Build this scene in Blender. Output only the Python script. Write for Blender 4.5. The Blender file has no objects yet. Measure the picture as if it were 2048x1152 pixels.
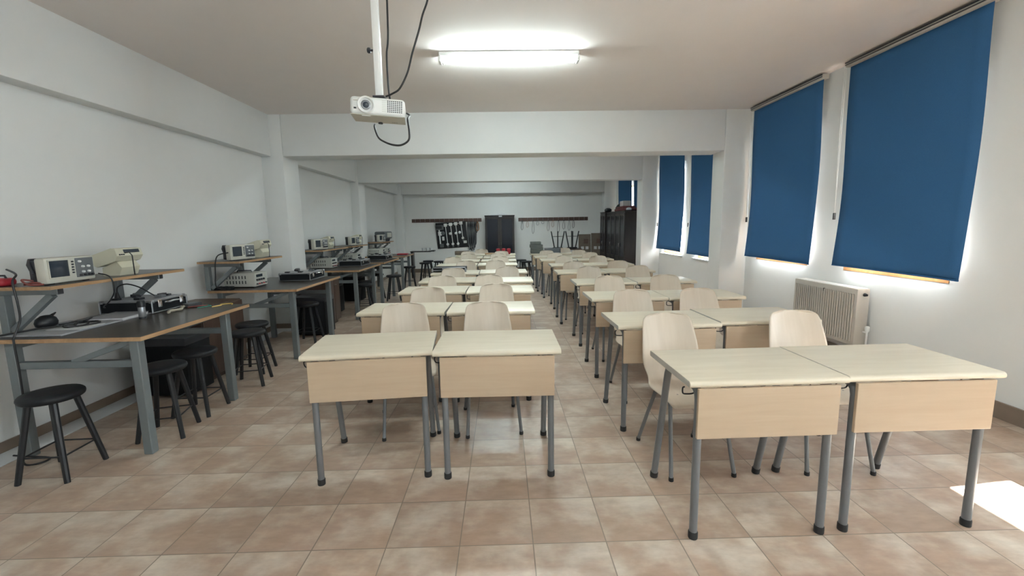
import bpy, bmesh, math, random
from mathutils import Vector, Matrix
random.seed(7)
C = bpy.context.scene.collection
PI = math.pi

# ------------------------------------------------------------------ helpers
class MB:
    """collects shapes, builds them as one mesh object"""
    def __init__(s):
        s.v = []; s.f = []; s.m = []; s.mi = 0
    def add(s, vs, fs):
        b = len(s.v)
        s.v += [tuple(v) for v in vs]
        s.f += [[b + i for i in f] for f in fs]
        s.m += [s.mi] * len(fs)
        return s
    def box(s, x0, x1, y0, y1, z0, z1, M=None):
        vs = [Vector((x, y, z)) for x in (x0, x1) for y in (y0, y1) for z in (z0, z1)]
        if M is not None: vs = [M @ v for v in vs]
        return s.add(vs, [(0, 1, 3, 2), (4, 6, 7, 5), (0, 4, 5, 1), (2, 3, 7, 6), (0, 2, 6, 4), (1, 5, 7, 3)])
    def rbox(s, x0, x1, y0, y1, z0, z1, r=.005, seg=2, M=None):
        bm = bmesh.new()
        bmesh.ops.create_cube(bm, size=1)
        for v in bm.verts:
            v.co = Vector(((x0 + x1) / 2 + v.co.x * (x1 - x0), (y0 + y1) / 2 + v.co.y * (y1 - y0), (z0 + z1) / 2 + v.co.z * (z1 - z0)))
        bmesh.ops.bevel(bm, geom=bm.edges[:], offset=r, segments=seg, affect='EDGES', profile=.5)
        bm.verts.index_update()
        vs = [(M @ v.co) if M is not None else v.co.copy() for v in bm.verts]
        fs = [[v.index for v in f.verts] for f in bm.faces]
        bm.free()
        return s.add(vs, fs)
    def tube(s, pts, r, n=10, caps=True, sx=1.0):
        pts = [Vector(p) for p in pts]
        rs = r if isinstance(r, (list, tuple)) else [r] * len(pts)
        vs = []; fs = []
        up = None
        for i, p in enumerate(pts):
            a = pts[max(i - 1, 0)]; b = pts[min(i + 1, len(pts) - 1)]
            t = (b - a)
            t = t.normalized() if t.length > 1e-9 else Vector((0, 0, 1))
            if up is None:
                up = Vector((0, 1, 0)) if abs(t.y) < .9 else Vector((1, 0, 0))
            u = (up - t * up.dot(t))
            if u.length < 1e-6: u = Vector((1, 0, 0)) - t * t.x
            u.normalize(); w = t.cross(u); up = u
            for k in range(n):
                an = 2 * PI * k / n
                vs.append(p + u * (math.cos(an) * rs[i]) + w * (math.sin(an) * rs[i] * sx))
        for i in range(len(pts) - 1):
            for k in range(n):
                k2 = (k + 1) % n
                fs.append((i * n + k, i * n + k2, (i + 1) * n + k2, (i + 1) * n + k))
        if caps:
            fs.append(tuple(range(n - 1, -1, -1)))
            fs.append(tuple((len(pts) - 1) * n + k for k in range(n)))
        return s.add(vs, fs)
    def lathe(s, prof, n=24, M=None):
        """prof: (r, z) pairs from bottom to top"""
        vs = []; fs = []
        for r, z in prof:
            for k in range(n):
                a = 2 * PI * k / n
                v = Vector((r * math.cos(a), r * math.sin(a), z))
                vs.append(M @ v if M is not None else v)
        for i in range(len(prof) - 1):
            for k in range(n):
                k2 = (k + 1) % n
                fs.append((i * n + k, i * n + k2, (i + 1) * n + k2, (i + 1) * n + k))
        fs.append(tuple(range(n - 1, -1, -1)))
        fs.append(tuple((len(prof) - 1) * n + k for k in range(n)))
        return s.add(vs, fs)
    def prism(s, poly, a0, a1, axis='x', M=None):
        """poly in the two other axes (y,z / x,z / x,y), extruded along axis"""
        n = len(poly); vs = []
        for a in (a0, a1):
            for p, q in poly:
                v = Vector((a, p, q)) if axis == 'x' else Vector((p, a, q)) if axis == 'y' else Vector((p, q, a))
                vs.append(M @ v if M is not None else v)
        fs = [(i, (i + 1) % n, n + (i + 1) % n, n + i) for i in range(n)]
        fs.append(tuple(range(n - 1, -1, -1))); fs.append(tuple(range(n, 2 * n)))
        return s.add(vs, fs)
    def grid(s, rows):
        """rows of equal-length point lists -> quad surface"""
        n = len(rows[0]); vs = [p for r in rows for p in r]
        fs = [(i * n + k, i * n + k + 1, (i + 1) * n + k + 1, (i + 1) * n + k) for i in range(len(rows) - 1) for k in range(n - 1)]
        return s.add(vs, fs)
    def build(s, name, mats, parent=None, smooth=35, normals=True):
        me = bpy.data.meshes.new(name)
        me.from_pydata(s.v, [], s.f)
        if not isinstance(mats, (list, tuple)): mats = [mats]
        for m in mats: me.materials.append(m)
        for p, i in zip(me.polygons, s.m): p.material_index = i
        me.validate()
        if normals:
            bm = bmesh.new(); bm.from_mesh(me)
            bmesh.ops.recalc_face_normals(bm, faces=bm.faces[:])
            bm.to_mesh(me); bm.free()
        if smooth:
            me.shade_smooth()
            me.set_sharp_from_angle(angle=math.radians(smooth))
        o = bpy.data.objects.new(name, me)
        C.objects.link(o)
        if parent: o.parent = parent
        return o

def smooth_path(pts, sub=6):
    pts = [Vector(p) for p in pts]; out = []
    for i in range(len(pts) - 1):
        p0 = pts[max(i - 1, 0)]; p1 = pts[i]; p2 = pts[i + 1]; p3 = pts[min(i + 2, len(pts) - 1)]
        for k in range(sub):
            t = k / sub
            out.append(.5 * ((2 * p1) + (p2 - p0) * t + (2 * p0 - 5 * p1 + 4 * p2 - p3) * t * t + (3 * p1 - p0 - 3 * p2 + p3) * t ** 3))
    out.append(pts[-1])
    return out

def tag(o, label, cat, group=None, kind=None):
    o['label'] = label; o['category'] = cat
    if group: o['group'] = group
    if kind: o['kind'] = kind
    return o
def thing(name, label, cat, loc=(0, 0, 0), rz=0, group=None):
    o = bpy.data.objects.new(name, None); C.objects.link(o)
    o.empty_display_size = .05
    o.location = loc; o.rotation_euler = (0, 0, rz)
    return tag(o, label, cat, group)
def dup(root, loc, rz=0, label=None, group=None):
    r = root.copy(); C.objects.link(r); r.location = loc; r.rotation_euler = (0, 0, rz)
    if label: r['label'] = label
    if group: r['group'] = group
    for ch in list(root.children):
        c = ch.copy(); C.objects.link(c); c.parent = r
        for g in list(ch.children):
            d = g.copy(); C.objects.link(d); d.parent = c
    return r
def struct(o):
    o['kind'] = 'structure'; return o
R = math.radians
def T(x, y, z, rx=0, ry=0, rz=0):
    return Matrix.Translation((x, y, z)) @ Matrix.Rotation(rz, 4, 'Z') @ Matrix.Rotation(ry, 4, 'Y') @ Matrix.Rotation(rx, 4, 'X')

# ------------------------------------------------------------------ materials
def new_mat(name):
    m = bpy.data.materials.new(name); m.use_nodes = True
    return m, m.node_tree.nodes, m.node_tree.links, m.node_tree.nodes['Principled BSDF']
def plain(name, col, rough=.5, metal=0, var=.06, scale=30, bump=0, spec=.5):
    m, n, l, b = new_mat(name)
    b.inputs['Roughness'].default_value = rough; b.inputs['Metallic'].default_value = metal
    b.inputs['Specular IOR Level'].default_value = spec
    tc = n.new('ShaderNodeTexCoord'); no = n.new('ShaderNodeTexNoise')
    no.inputs['Scale'].default_value = scale; no.inputs['Detail'].default_value = 4
    l.new(tc.outputs['Object'], no.inputs['Vector'])
    mx = n.new('ShaderNodeMix'); mx.data_type = 'RGBA'
    c = Vector(col)
    mx.inputs['A'].default_value = (*(c * (1 - var)), 1); mx.inputs['B'].default_value = (*(c * (1 + var)), 1)
    l.new(no.outputs['Fac'], mx.inputs['Factor']); l.new(mx.outputs['Result'], b.inputs['Base Color'])
    if bump:
        bp = n.new('ShaderNodeBump'); bp.inputs['Strength'].default_value = bump; bp.inputs['Distance'].default_value = .002
        l.new(no.outputs['Fac'], bp.inputs['Height']); l.new(bp.outputs['Normal'], b.inputs['Normal'])
    return m
def wood(name, c1, c2, stretch=(2, 40, 40), rough=.4, coat=0):
    m, n, l, b = new_mat(name)
    b.inputs['Roughness'].default_value = rough
    b.inputs['Coat Weight'].default_value = coat
    tc = n.new('ShaderNodeTexCoord'); oi = n.new('ShaderNodeObjectInfo')
    ad = n.new('ShaderNodeVectorMath'); ad.operation = 'ADD'
    sc = n.new('ShaderNodeVectorMath'); sc.operation = 'SCALE'; sc.inputs['Scale'].default_value = 13
    cb = n.new('ShaderNodeCombineXYZ')
    for k in 'XYZ': l.new(oi.outputs['Random'], cb.inputs[k])
    l.new(cb.outputs[0], sc.inputs[0])
    l.new(tc.outputs['Object'], ad.inputs[0]); l.new(sc.outputs[0], ad.inputs[1])
    mp = n.new('ShaderNodeMapping'); mp.inputs['Scale'].default_value = stretch
    l.new(ad.outputs[0], mp.inputs['Vector'])
    no = n.new('ShaderNodeTexNoise'); no.inputs['Scale'].default_value = 1; no.inputs['Detail'].default_value = 5
    no.inputs['Distortion'].default_value = .6
    l.new(mp.outputs[0], no.inputs['Vector'])
    rp = n.new('ShaderNodeValToRGB')
    rp.color_ramp.elements[0].position = .3; rp.color_ramp.elements[0].color = (*c1, 1)
    rp.color_ramp.elements[1].position = .7; rp.color_ramp.elements[1].color = (*c2, 1)
    l.new(no.outputs['Fac'], rp.inputs['Fac']); l.new(rp.outputs['Color'], b.inputs['Base Color'])
    return m
def emit(name, col, st):
    m, n, l, b = new_mat(name)
    b.inputs['Base Color'].default_value = (.8, .8, .8, 1)
    b.inputs['Emission Color'].default_value = (*col, 1); b.inputs['Emission Strength'].default_value = st
    return m

TILE = .333
def floor_mat():
    m, n, l, b = new_mat('terracotta_tiles')
    tc = n.new('ShaderNodeTexCoord')
    mp = n.new('ShaderNodeMapping'); mp.inputs['Location'].default_value = (-.112, -1.825, 0)
    l.new(tc.outputs['Object'], mp.inputs['Vector'])
    br = n.new('ShaderNodeTexBrick'); br.offset = 0; br.squash = 1
    br.inputs['Scale'].default_value = 1; br.inputs['Brick Width'].default_value = TILE; br.inputs['Row Height'].default_value = TILE
    br.inputs['Mortar Size'].default_value = .003; br.inputs['Mortar Smooth'].default_value = .3; br.inputs['Bias'].default_value = 0
    br.inputs['Color1'].default_value = (0, 0, 0, 1); br.inputs['Color2'].default_value = (1, 1, 1, 1); br.inputs['Mortar'].default_value = (.5, .5, .5, 1)
    l.new(mp.outputs[0], br.inputs['Vector'])
    mw = n.new('ShaderNodeMath'); mw.operation = 'MULTIPLY'; mw.inputs[1].default_value = 37
    l.new(br.outputs['Color'], mw.inputs[0])
    no = n.new('ShaderNodeTexNoise'); no.inputs['Scale'].default_value = 4.6
    no.inputs['Detail'].default_value = 4; no.inputs['Roughness'].default_value = .55; no.inputs['Distortion'].default_value = 0
    cz = n.new('ShaderNodeCombineXYZ'); l.new(mw.outputs[0], cz.inputs['Z'])
    va = n.new('ShaderNodeVectorMath'); va.operation = 'ADD'; l.new(mp.outputs[0], va.inputs[0]); l.new(cz.outputs[0], va.inputs[1]); l.new(va.outputs[0], no.inputs['Vector'])
    # every tile: a paler cloud in its upper half, browner toward its lower edge
    sx = n.new('ShaderNodeSeparateXYZ'); l.new(mp.outputs[0], sx.inputs[0])
    fr = n.new('ShaderNodeMath'); fr.operation = 'DIVIDE'; fr.inputs[1].default_value = TILE; l.new(sx.outputs['Y'], fr.inputs[0])
    ff = n.new('ShaderNodeMath'); ff.operation = 'FRACT'; l.new(fr.outputs[0], ff.inputs[0])
    sm = n.new('ShaderNodeMath'); sm.operation = 'MULTIPLY_ADD'; sm.inputs[1].default_value = .16
    l.new(ff.outputs[0], sm.inputs[0]); l.new(no.outputs['Fac'], sm.inputs[2])
    ra = n.new('ShaderNodeMapRange'); ra.interpolation_type = 'SMOOTHSTEP'
    ra.inputs['From Min'].default_value = .46; ra.inputs['From Max'].default_value = .86
    l.new(sm.outputs[0], ra.inputs['Value'])
    n2 = n.new('ShaderNodeTexNoise'); n2.inputs['Scale'].default_value = 2.3; n2.inputs['Detail'].default_value = 2
    l.new(mp.outputs[0], n2.inputs['Vector'])
    ba = n.new('ShaderNodeMix'); ba.data_type = 'RGBA'
    ba.inputs['A'].default_value = (.345, .248, .178, 1); ba.inputs['B'].default_value = (.395, .282, .222, 1)
    l.new(n2.outputs['Fac'], ba.inputs['Factor'])
    rp = n.new('ShaderNodeMix'); rp.data_type = 'RGBA'; rp.inputs['B'].default_value = (.55, .48, .405, 1)
    l.new(ba.outputs['Result'], rp.inputs['A']); l.new(ra.outputs['Result'], rp.inputs['Factor'])
    # fine streaks
    m3 = n.new('ShaderNodeMapping'); m3.inputs['Scale'].default_value = (9, 26, 1); m3.inputs['Rotation'].default_value = (0, 0, .5)
    l.new(mp.outputs[0], m3.inputs['Vector'])
    n3 = n.new('ShaderNodeTexNoise'); n3.inputs['Scale'].default_value = 1; n3.inputs['Detail'].default_value = 6; n3.inputs['Roughness'].default_value = .65
    l.new(m3.outputs[0], n3.inputs['Vector'])
    r3 = n.new('ShaderNodeMapRange'); r3.inputs['From Min'].default_value = .3; r3.inputs['From Max'].default_value = .7
    r3.inputs['To Min'].default_value = .88; r3.inputs['To Max'].default_value = 1.12
    l.new(n3.outputs['Fac'], r3.inputs['Value'])
    hs = n.new('ShaderNodeHueSaturation')
    mv = n.new('ShaderNodeMath'); mv.operation = 'MULTIPLY_ADD'; mv.inputs[1].default_value = .12; mv.inputs[2].default_value = .94
    l.new(br.outputs['Color'], mv.inputs[0]); mm = n.new('ShaderNodeMath'); mm.operation = 'MULTIPLY'; l.new(mv.outputs[0], mm.inputs[0]); l.new(r3.outputs['Result'], mm.inputs[1])
    l.new(mm.outputs[0], hs.inputs['Value']); l.new(rp.outputs['Result'], hs.inputs['Color'])
    mx = n.new('ShaderNodeMix'); mx.data_type = 'RGBA'; mx.inputs['B'].default_value = (.21, .17, .135, 1)
    l.new(br.outputs['Fac'], mx.inputs['Factor']); l.new(hs.outputs['Color'], mx.inputs['A'])
    l.new(mx.outputs['Result'], b.inputs['Base Color'])
    rr = n.new('ShaderNodeMath'); rr.operation = 'MULTIPLY_ADD'; rr.inputs[1].default_value = .08; rr.inputs[2].default_value = .29
    l.new(no.outputs['Fac'], rr.inputs[0]); l.new(rr.outputs[0], b.inputs['Roughness'])
    bp = n.new('ShaderNodeBump'); bp.inputs['Strength'].default_value = .25; bp.inputs['Distance'].default_value = .002; bp.invert = True
    l.new(br.outputs['Fac'], bp.inputs['Height']); l.new(bp.outputs['Normal'], b.inputs['Normal'])
    return m

M_floor = floor_mat()
M_wall = plain('white_wall_paint', (.72, .73, .725), .75, var=.02, scale=6, bump=.15)
M_ceil = plain('ceiling_paint', (.75, .70, .675), .8, var=.02, scale=5, bump=.1)
M_skirt = plain('brown_skirting_tile', (.20, .15, .115), .35, var=.15, scale=9)
M_duct = plain('white_plastic_duct', (.62, .64, .66), .4, var=.02)
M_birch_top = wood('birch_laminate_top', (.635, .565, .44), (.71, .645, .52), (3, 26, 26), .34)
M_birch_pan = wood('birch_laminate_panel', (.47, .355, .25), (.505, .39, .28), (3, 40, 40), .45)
M_birch_shell = wood('birch_plywood', (.545, .47, .38), (.60, .525, .435), (26, 3, 3), .36)
M_grey_metal = plain('grey_painted_steel', (.18, .19, .205), .40, .3, var=.04)
M_bench_metal = plain('blue_grey_steel', (.17, .19, .20), .45, .2, var=.06)
M_black_rub = plain('black_rubber', (.018, .018, .02), .6, var=.1)
M_black = plain('black_paint', (.011, .012, .015), .42, var=.1)
M_black_seat = plain('black_vinyl', (.010, .011, .014), .5, var=.12, scale=60, bump=.1, spec=.3)
M_bench_top = wood('brown_laminate_worktop', (.028, .021, .017), (.045, .035, .029), (30, 3, 30), .32)
M_edge = wood('particle_board_edge', (.33, .19, .095), (.45, .28, .15), (30, 3, 30), .6)
M_blue = None
M_white_plastic = plain('white_plastic', (.80, .81, .80), .35, var=.01)
M_beige = plain('beige_enclosure', (.52, .51, .45), .5, var=.03)
M_beige2 = plain('cream_enclosure', (.60, .58, .46), .5, var=.03)
M_psu = plain('grey_beige_sheet', (.47, .47, .43), .5, var=.03)
M_dark = plain('dark_plastic', (.03, .03, .036), .45, var=.1)
M_screen = plain('dark_screen_glass', (.035, .045, .06), .12, var=.05)
M_panel_grey = plain('grey_control_panel', (.12, .13, .14), .5, var=.05)
M_alu = plain('aluminium_trim', (.36, .37, .39), .35, .8, var=.03)
M_chrome = plain('chrome', (.8, .8, .82), .15, 1, var=.01)
M_case = plain('black_case_leatherette', (.011, .012, .014), .65, var=.15, scale=120, bump=.2, spec=.2)
M_red = plain('red_plastic', (.42, .03, .045), .4, var=.08)
M_redwire = plain('red_brown_wire', (.20, .05, .04), .5)
M_yellow = plain('yellow_wire', (.65, .45, .12), .5)
M_green = plain('green_wire', (.04, .22, .16), .5)
M_cable = plain('black_cable', (.014, .014, .016), .45)
M_paper = plain('white_paper', (.62, .63, .65), .7, var=.04, scale=18)
M_greyboard = plain('grey_board', (.30, .30, .32), .55, var=.2, scale=12)
M_tan = plain('tan_connector_strip', (.36, .32, .25), .6, var=.25, scale=40)
M_darkwood = wood('dark_stained_wood', (.012, .009, .010), (.022, .016, .016), (20, 20, 2), .35)
M_brownwood = wood('brown_veneer', (.055, .032, .024), (.085, .05, .036), (20, 20, 2), .4)
M_rack = wood('reddish_brown_rail', (.075, .042, .034), (.115, .066, .052), (2, 30, 30), .45)
M_glassdoor = plain('dark_cabinet_glass', (.012, .014, .022), .22, var=.3, scale=5, spec=.3)
M_card = plain('brown_cardboard', (.15, .12, .095), .75, var=.3, scale=14)
M_frame = wood('orange_pine_frame', (.42, .20, .075), (.55, .29, .12), (20, 20, 2), .4)
M_rad = plain('cream_radiator_enamel', (.52, .49, .445), .35, var=.02)
M_rail = plain('beige_blind_rail', (.46, .44, .40), .45, var=.03)
M_orange = plain('orange_brown_wire', (.30, .15, .08), .5, var=.2)
M_cloth = plain('red_brown_cloth', (.16, .05, .05), .8, var=.3, scale=18)
M_clothdark = plain('dark_green_cloth', (.05, .06, .055), .8, var=.3, scale=18)
M_box = plain('white_carton', (.50, .48, .47), .7, var=.05)
M_bookgrey = plain('grey_green_carton', (.11, .12, .11), .6, var=.25, scale=20)

def blind_mat():
    m, n, l, b = new_mat('blue_blind_fabric')
    tc = n.new('ShaderNodeTexCoord'); no = n.new('ShaderNodeTexNoise'); no.inputs['Scale'].default_value = 260; no.inputs['Detail'].default_value = 2
    l.new(tc.outputs['Object'], no.inputs['Vector'])
    mx = n.new('ShaderNodeMix'); mx.data_type = 'RGBA'
    mx.inputs['A'].default_value = (.032, .114, .265, 1); mx.inputs['B'].default_value = (.048, .160, .345, 1)
    l.new(no.outputs['Fac'], mx.inputs['Factor'])
    l.new(mx.outputs['Result'], b.inputs['Base Color']); b.inputs['Roughness'].default_value = .8
    b.inputs['Specular IOR Level'].default_value = .2
    tr = n.new('ShaderNodeBsdfTranslucent'); l.new(mx.outputs['Result'], tr.inputs['Color'])
    ms = n.new('ShaderNodeMixShader'); ms.inputs['Fac'].default_value = .05
    l.new(b.outputs[0], ms.inputs[1]); l.new(tr.outputs[0], ms.inputs[2])
    l.new(ms.outputs[0], n['Material Output'].inputs['Surface'])
    return m
M_blue = blind_mat()
M_blindback = plain('grey_blind_backing', (.55, .56, .57), .7, var=.01)
def glass_mat():
    m, n, l, b = new_mat('window_glass')
    n.remove(b)
    tr = n.new('ShaderNodeBsdfTransparent'); tr.inputs['Color'].default_value = (.95, .97, .97, 1)
    gl = n.new('ShaderNodeBsdfGlossy'); gl.inputs['Roughness'].default_value = .02
    ms = n.new('ShaderNodeMixShader')
    ms.inputs['Fac'].default_value = .06; l.new(tr.outputs[0], ms.inputs[1]); l.new(gl.outputs[0], ms.inputs[2])
    l.new(ms.outputs[0], n['Material Output'].inputs['Surface'])
    return m
M_glass = glass_mat()
M_tube = emit('fluorescent_tube_glow', (.85, 1.0, 1.0), 44)

# ------------------------------------------------------------------ room shell
XL, XR, YF, YB, H = -3.33, 3.55, -1.9, 14.25, 3.0
struct(MB().box(XL - .3, XR + .35, YF - .2, YB + .2, -.15, 0).build('floor', M_floor, smooth=0))
struct(MB().box(XL - .3, XR + .35, YF - .2, YB + .2, H, H + .15).build('ceiling', M_ceil, smooth=0))
struct(MB().box(XL - .3, XL, YF - .2, YB + .2, 0, H).build('wall_left', M_wall, smooth=0))
struct(MB().box(XL, XR, YB, YB + .2, 0, H).build('wall_back', M_wall, smooth=0))
struct(MB().box(XL, XR, YF - .2, YF, 0, H).build('wall_front', M_wall, smooth=0))
# right wall with window openings (y0, y1, sill, head)
WIN = [(-.9, .2, .92, 2.5), (1.25, 2.36, .92, 2.5), (3.42, 4.52, .92, 2.5), (5.08, 6.12, .92, 2.5), (7.0, 8.1, .80, 2.5), (8.72, 9.8, .80, 2.5), (10.65, 11.7, .80, 2.5), (12.1, 13.2, .80, 2.5)]
mb = MB(); y = YF - .2
for (a, b, s, h) in WIN:
    mb.box(XR, XR + .32, y, a, 0, H); mb.box(XR, XR + .32, a, b, 0, s); mb.box(XR, XR + .32, a, b, h, H); y = b
mb.box(XR, XR + .32, y, YB + .2, 0, H)
struct(mb.build('wall_right', M_wall, smooth=0))
for i, (a, b, s, h) in enumerate(WIN):
    x0, x1 = (XR - .004, XR + .05) if s > .9 else (XR + .05, XR + .10); f = .06; c = (a + b) / 2
    fr = MB()
    fr.box(x0, x1, a, b, s, s + f).box(x0, x1, a, b, h - f, h).box(x0, x1, a, a + f, s + f, h - f).box(x0, x1, b - f, b, s + f, h - f)
    fr.box(x0, x1, c - f / 2, c + f / 2, s + f, h - f)
    w = struct(fr.build('window_%d' % (i + 1), M_frame, smooth=0))
    MB().box(x0 + .025, x0 + .031, a + f, c - f / 2, s + f, h - f).box(x0 + .025, x0 + .031, c + f / 2, b - f, s + f, h - f).build('glass', M_glass, w, smooth=0)
    if s < .9: MB().rbox(XR - .06, x0, a - .04, b + .04, s - .025, s, .004).build('sill', M_white_plastic, w)
# unseen overhang, added outside to keep sun off the upper windows
struct(MB().box(XR + .32, XR + .32 + .68, YF - .2, YB + .2, 2.70, 2.85).build('added_shade_eave', M_wall, smooth=0))
# beams and pillars
def beam(name, x0, x1, y0, y1, z0, z1): return struct(MB().rbox(x0, x1, y0, y1, z0, z1, .012, 2).build(name, M_wall))
ZB = 2.44
beam('pillar_left', XL - .01, -3.03, 6.40, 6.86, 0, H + .01)
beam('pillar_right', 3.165, XR + .01, 6.40, 6.76, 0, H + .01)
beam('beam_front', -3.03, 3.165, 6.40, 6.80, ZB, H + .01)
beam('pillar_left', XL - .01, -3.15, 10.0, 10.45, 0, H + .01)
beam('pillar_right', 3.13, XR + .01, 10.0, 10.38, 0, H + .01)
beam('beam_middle', -3.15, 3.13, 10.0, 10.30, 2.42, H + .01)
beam('pillar_left', XL - .01, -3.10, 13.9, YB + .01, 0, H + .01)
beam('pillar_right', 3.18, XR + .01, 13.9, YB + .01, 0, H + .01)
beam('beam_back', -3.10, 3.18, 13.9, YB + .01, 2.44, H + .01)
for (a, b) in ((YF - .01, 6.40), (6.86, 10.0), (10.45, 13.9)):
    beam('beam_left', XL - .01, -3.19, a, b, ZB, H + .01)
# skirting
def skirt(name, x0, x1, y0, y1, z0, z1, m=M_skirt): return struct(MB().rbox(x0, x1, y0, y1, z0, z1, .003, 1).build(name, m))
for (a, b) in ((YF, 6.40), (6.86, 10.0), (10.45, 13.9)):
    skirt('baseboard_left', XL, XL + .012, a, b, 0, .075)
# pale border strip of the floor along the workbench wall and round the pillar
skirt('trim_1', XL + .012, XL + .19, YF, 6.388, 0, .006, M_duct)
skirt('trim_2', XL + .19, -2.84, 6.20, 6.388, 0, .006, M_duct); skirt('trim_3', -3.018, -2.84, 6.388, 6.95, 0, .006, M_duct)
skirt('trim_4', XL + .012, XL + .19, 6.95, 9.98, 0, .006, M_duct)
skirt('baseboard_left', XL, -3.018, 6.388, 6.40, 0, .075); skirt('baseboard_left', -3.03, -3.018, 6.40, 6.86, 0, .075)
for (a, b) in ((YF, 6.40), (6.76, 10.0), (10.38, 13.9)):
    skirt('baseboard_right', XR - .012, XR, a, b, 0, .125)
skirt('baseboard_right', 3.165, XR, 6.388, 6.40, 0, .125); skirt('baseboard_right', 3.153, 3.165, 6.388, 6.76, 0, .125)
skirt('baseboard_back', -3.10, 3.18, YB - .012, YB, 0, .12)

# ------------------------------------------------------------------ blinds
def blind(y0, y1, ztop, zbot, label, xtop=3.475, bow=.03):
    t = thing('roller_blind', label, 'blind', (XR, (y0 + y1) / 2, ztop), 0, 'blue roller blinds on the windows')
    w = (y1 - y0) / 2; L = ztop - zbot; X = xtop - XR
    rows = []
    for i in range(25):
        s = i / 24; z = -.03 - (L - .03) * s
        bx = bow * math.sin(PI * s ** 1.3) - .006 * s
        row = []
        for k in range(13):
            u = -1 + 2 * k / 12
            yy = u * (w - .02) - .012 * s * 0
            curl = .014 * abs(u) ** 5 * s
            row.append((X + bx - curl + .004 * math.sin(9 * s + 2 * u), yy, z + .006 * s * u))
        rows.append(row)
    f = MB().grid(rows).build('fabric', [M_blue, M_blindback], t, smooth=60, normals=False)
    sd = f.modifiers.new('thickness', 'SOLIDIFY'); sd.thickness = .0015; sd.material_offset = 1
    hem = MB().tube([(X - .006 - .014 * abs(u) ** 5, u * (w - .02), -L + .006 * u) for u in [k / 6 - 1 for k in range(13)]], .007, 8)
    hem.build('bottom_bar', M_blue, f)
    MB().rbox(X - .035, X + .04, -w, w, -.05, 0, .006).build('rail', M_rail, t)
    MB().rbox(X - .045, X - .035, -w, w, -.014, -.004, .002).rbox(X - .042, X - .035, -w, w, -.034, -.026, .002).build('rail_lip', M_dark, t)
    cy = w + .045
    ch = MB().tube([(X, cy - .016, -.02), (X + .012, cy, -L * .5), (X + .016, cy + .006, -L * .735)], .0022, 6)
    ch.tube([(X, cy + .014, -.02), (X + .012, cy + .014, -L * .5), (X + .016, cy + .010, -L * .735)], .0022, 6)
    cord = ch.build('pull_cord', M_white_plastic, t)
    MB().rbox(X + .006, X + .026, cy - .004, cy + .02, -L * .765, -L * .73, .004).build('cord_weight', M_dark, cord)
    return t
blind(3.245, 4.585, 2.985, .968, 'largest blue roller blind, above bare wall, nearest the front desks')
blind(4.905, 6.275, 2.985, .955, 'blue roller blind over the radiator, second window from the front')
blind(6.95, 8.28, 2.985, .865, 'blue roller blind just behind the first right pillar, white sunlit gap below')
blind(8.55, 9.95, 2.985, .885, 'blue roller blind of the middle bay with an orange window frame showing beside it')
blind(10.5, 11.85, 2.985, .90, 'sliver of blue roller blind beside the second right pillar, above the cabinets')
blind(12.02, 13.42, 2.985, .90, 'farthest blue roller blind, above the cloth pile on the cabinets')
blind(1.12, 2.44, 2.985, 1.40, 'raised blue roller blind nearest the camera on the window wall')

# ------------------------------------------------------------------ radiator
t = thing('radiator', 'cream ribbed panel radiator under the window, valve knob at its top corner', 'radiator', (3.47, 4.59, .215))
W, Hr = .46, .56
poly = []
n = 27
mb = MB(); mb.rbox(-.07, .055, -W, W, 0, Hr, .008)
mb.build('body', M_rad, t)
mb = MB()
for k in range(n):
    yy = -W + .04 + (2 * W - .08) * k / (n - 1)
    mb.rbox(-.084, -.07, yy - .008, yy + .008, .035, Hr - .05, .005, 1)
mb.build('ribs', M_rad, t)
MB().box(-.06, .045, -W + .02, W - .02, Hr, Hr + .004).build('top_grille', M_white_plastic, t)
MB().lathe([(.016, 0), (.016, .012), (.011, .02), (.011, .03)], 14, T(0, -W, Hr - .055, R(90))).build('bleed_plug', M_dark, t)
MB().rbox(-.086, -.070, -.03, -.022, Hr - .075, Hr - .045, .0004, 1).build('maker_tab', M_dark, t)
MB().tube([(.02, -W - .045, .14), (.02, -W + .01, .14)], .011, 10).lathe([(.017, 0), (.02, .01), (.02, .045), (.014, .055)], 12, T(.02, -W - .045, .15)).tube([(.02, -W - .045, -.215), (.02, -W - .045, .15)], .009, 10).build('valve', M_white_plastic, t)

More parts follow.
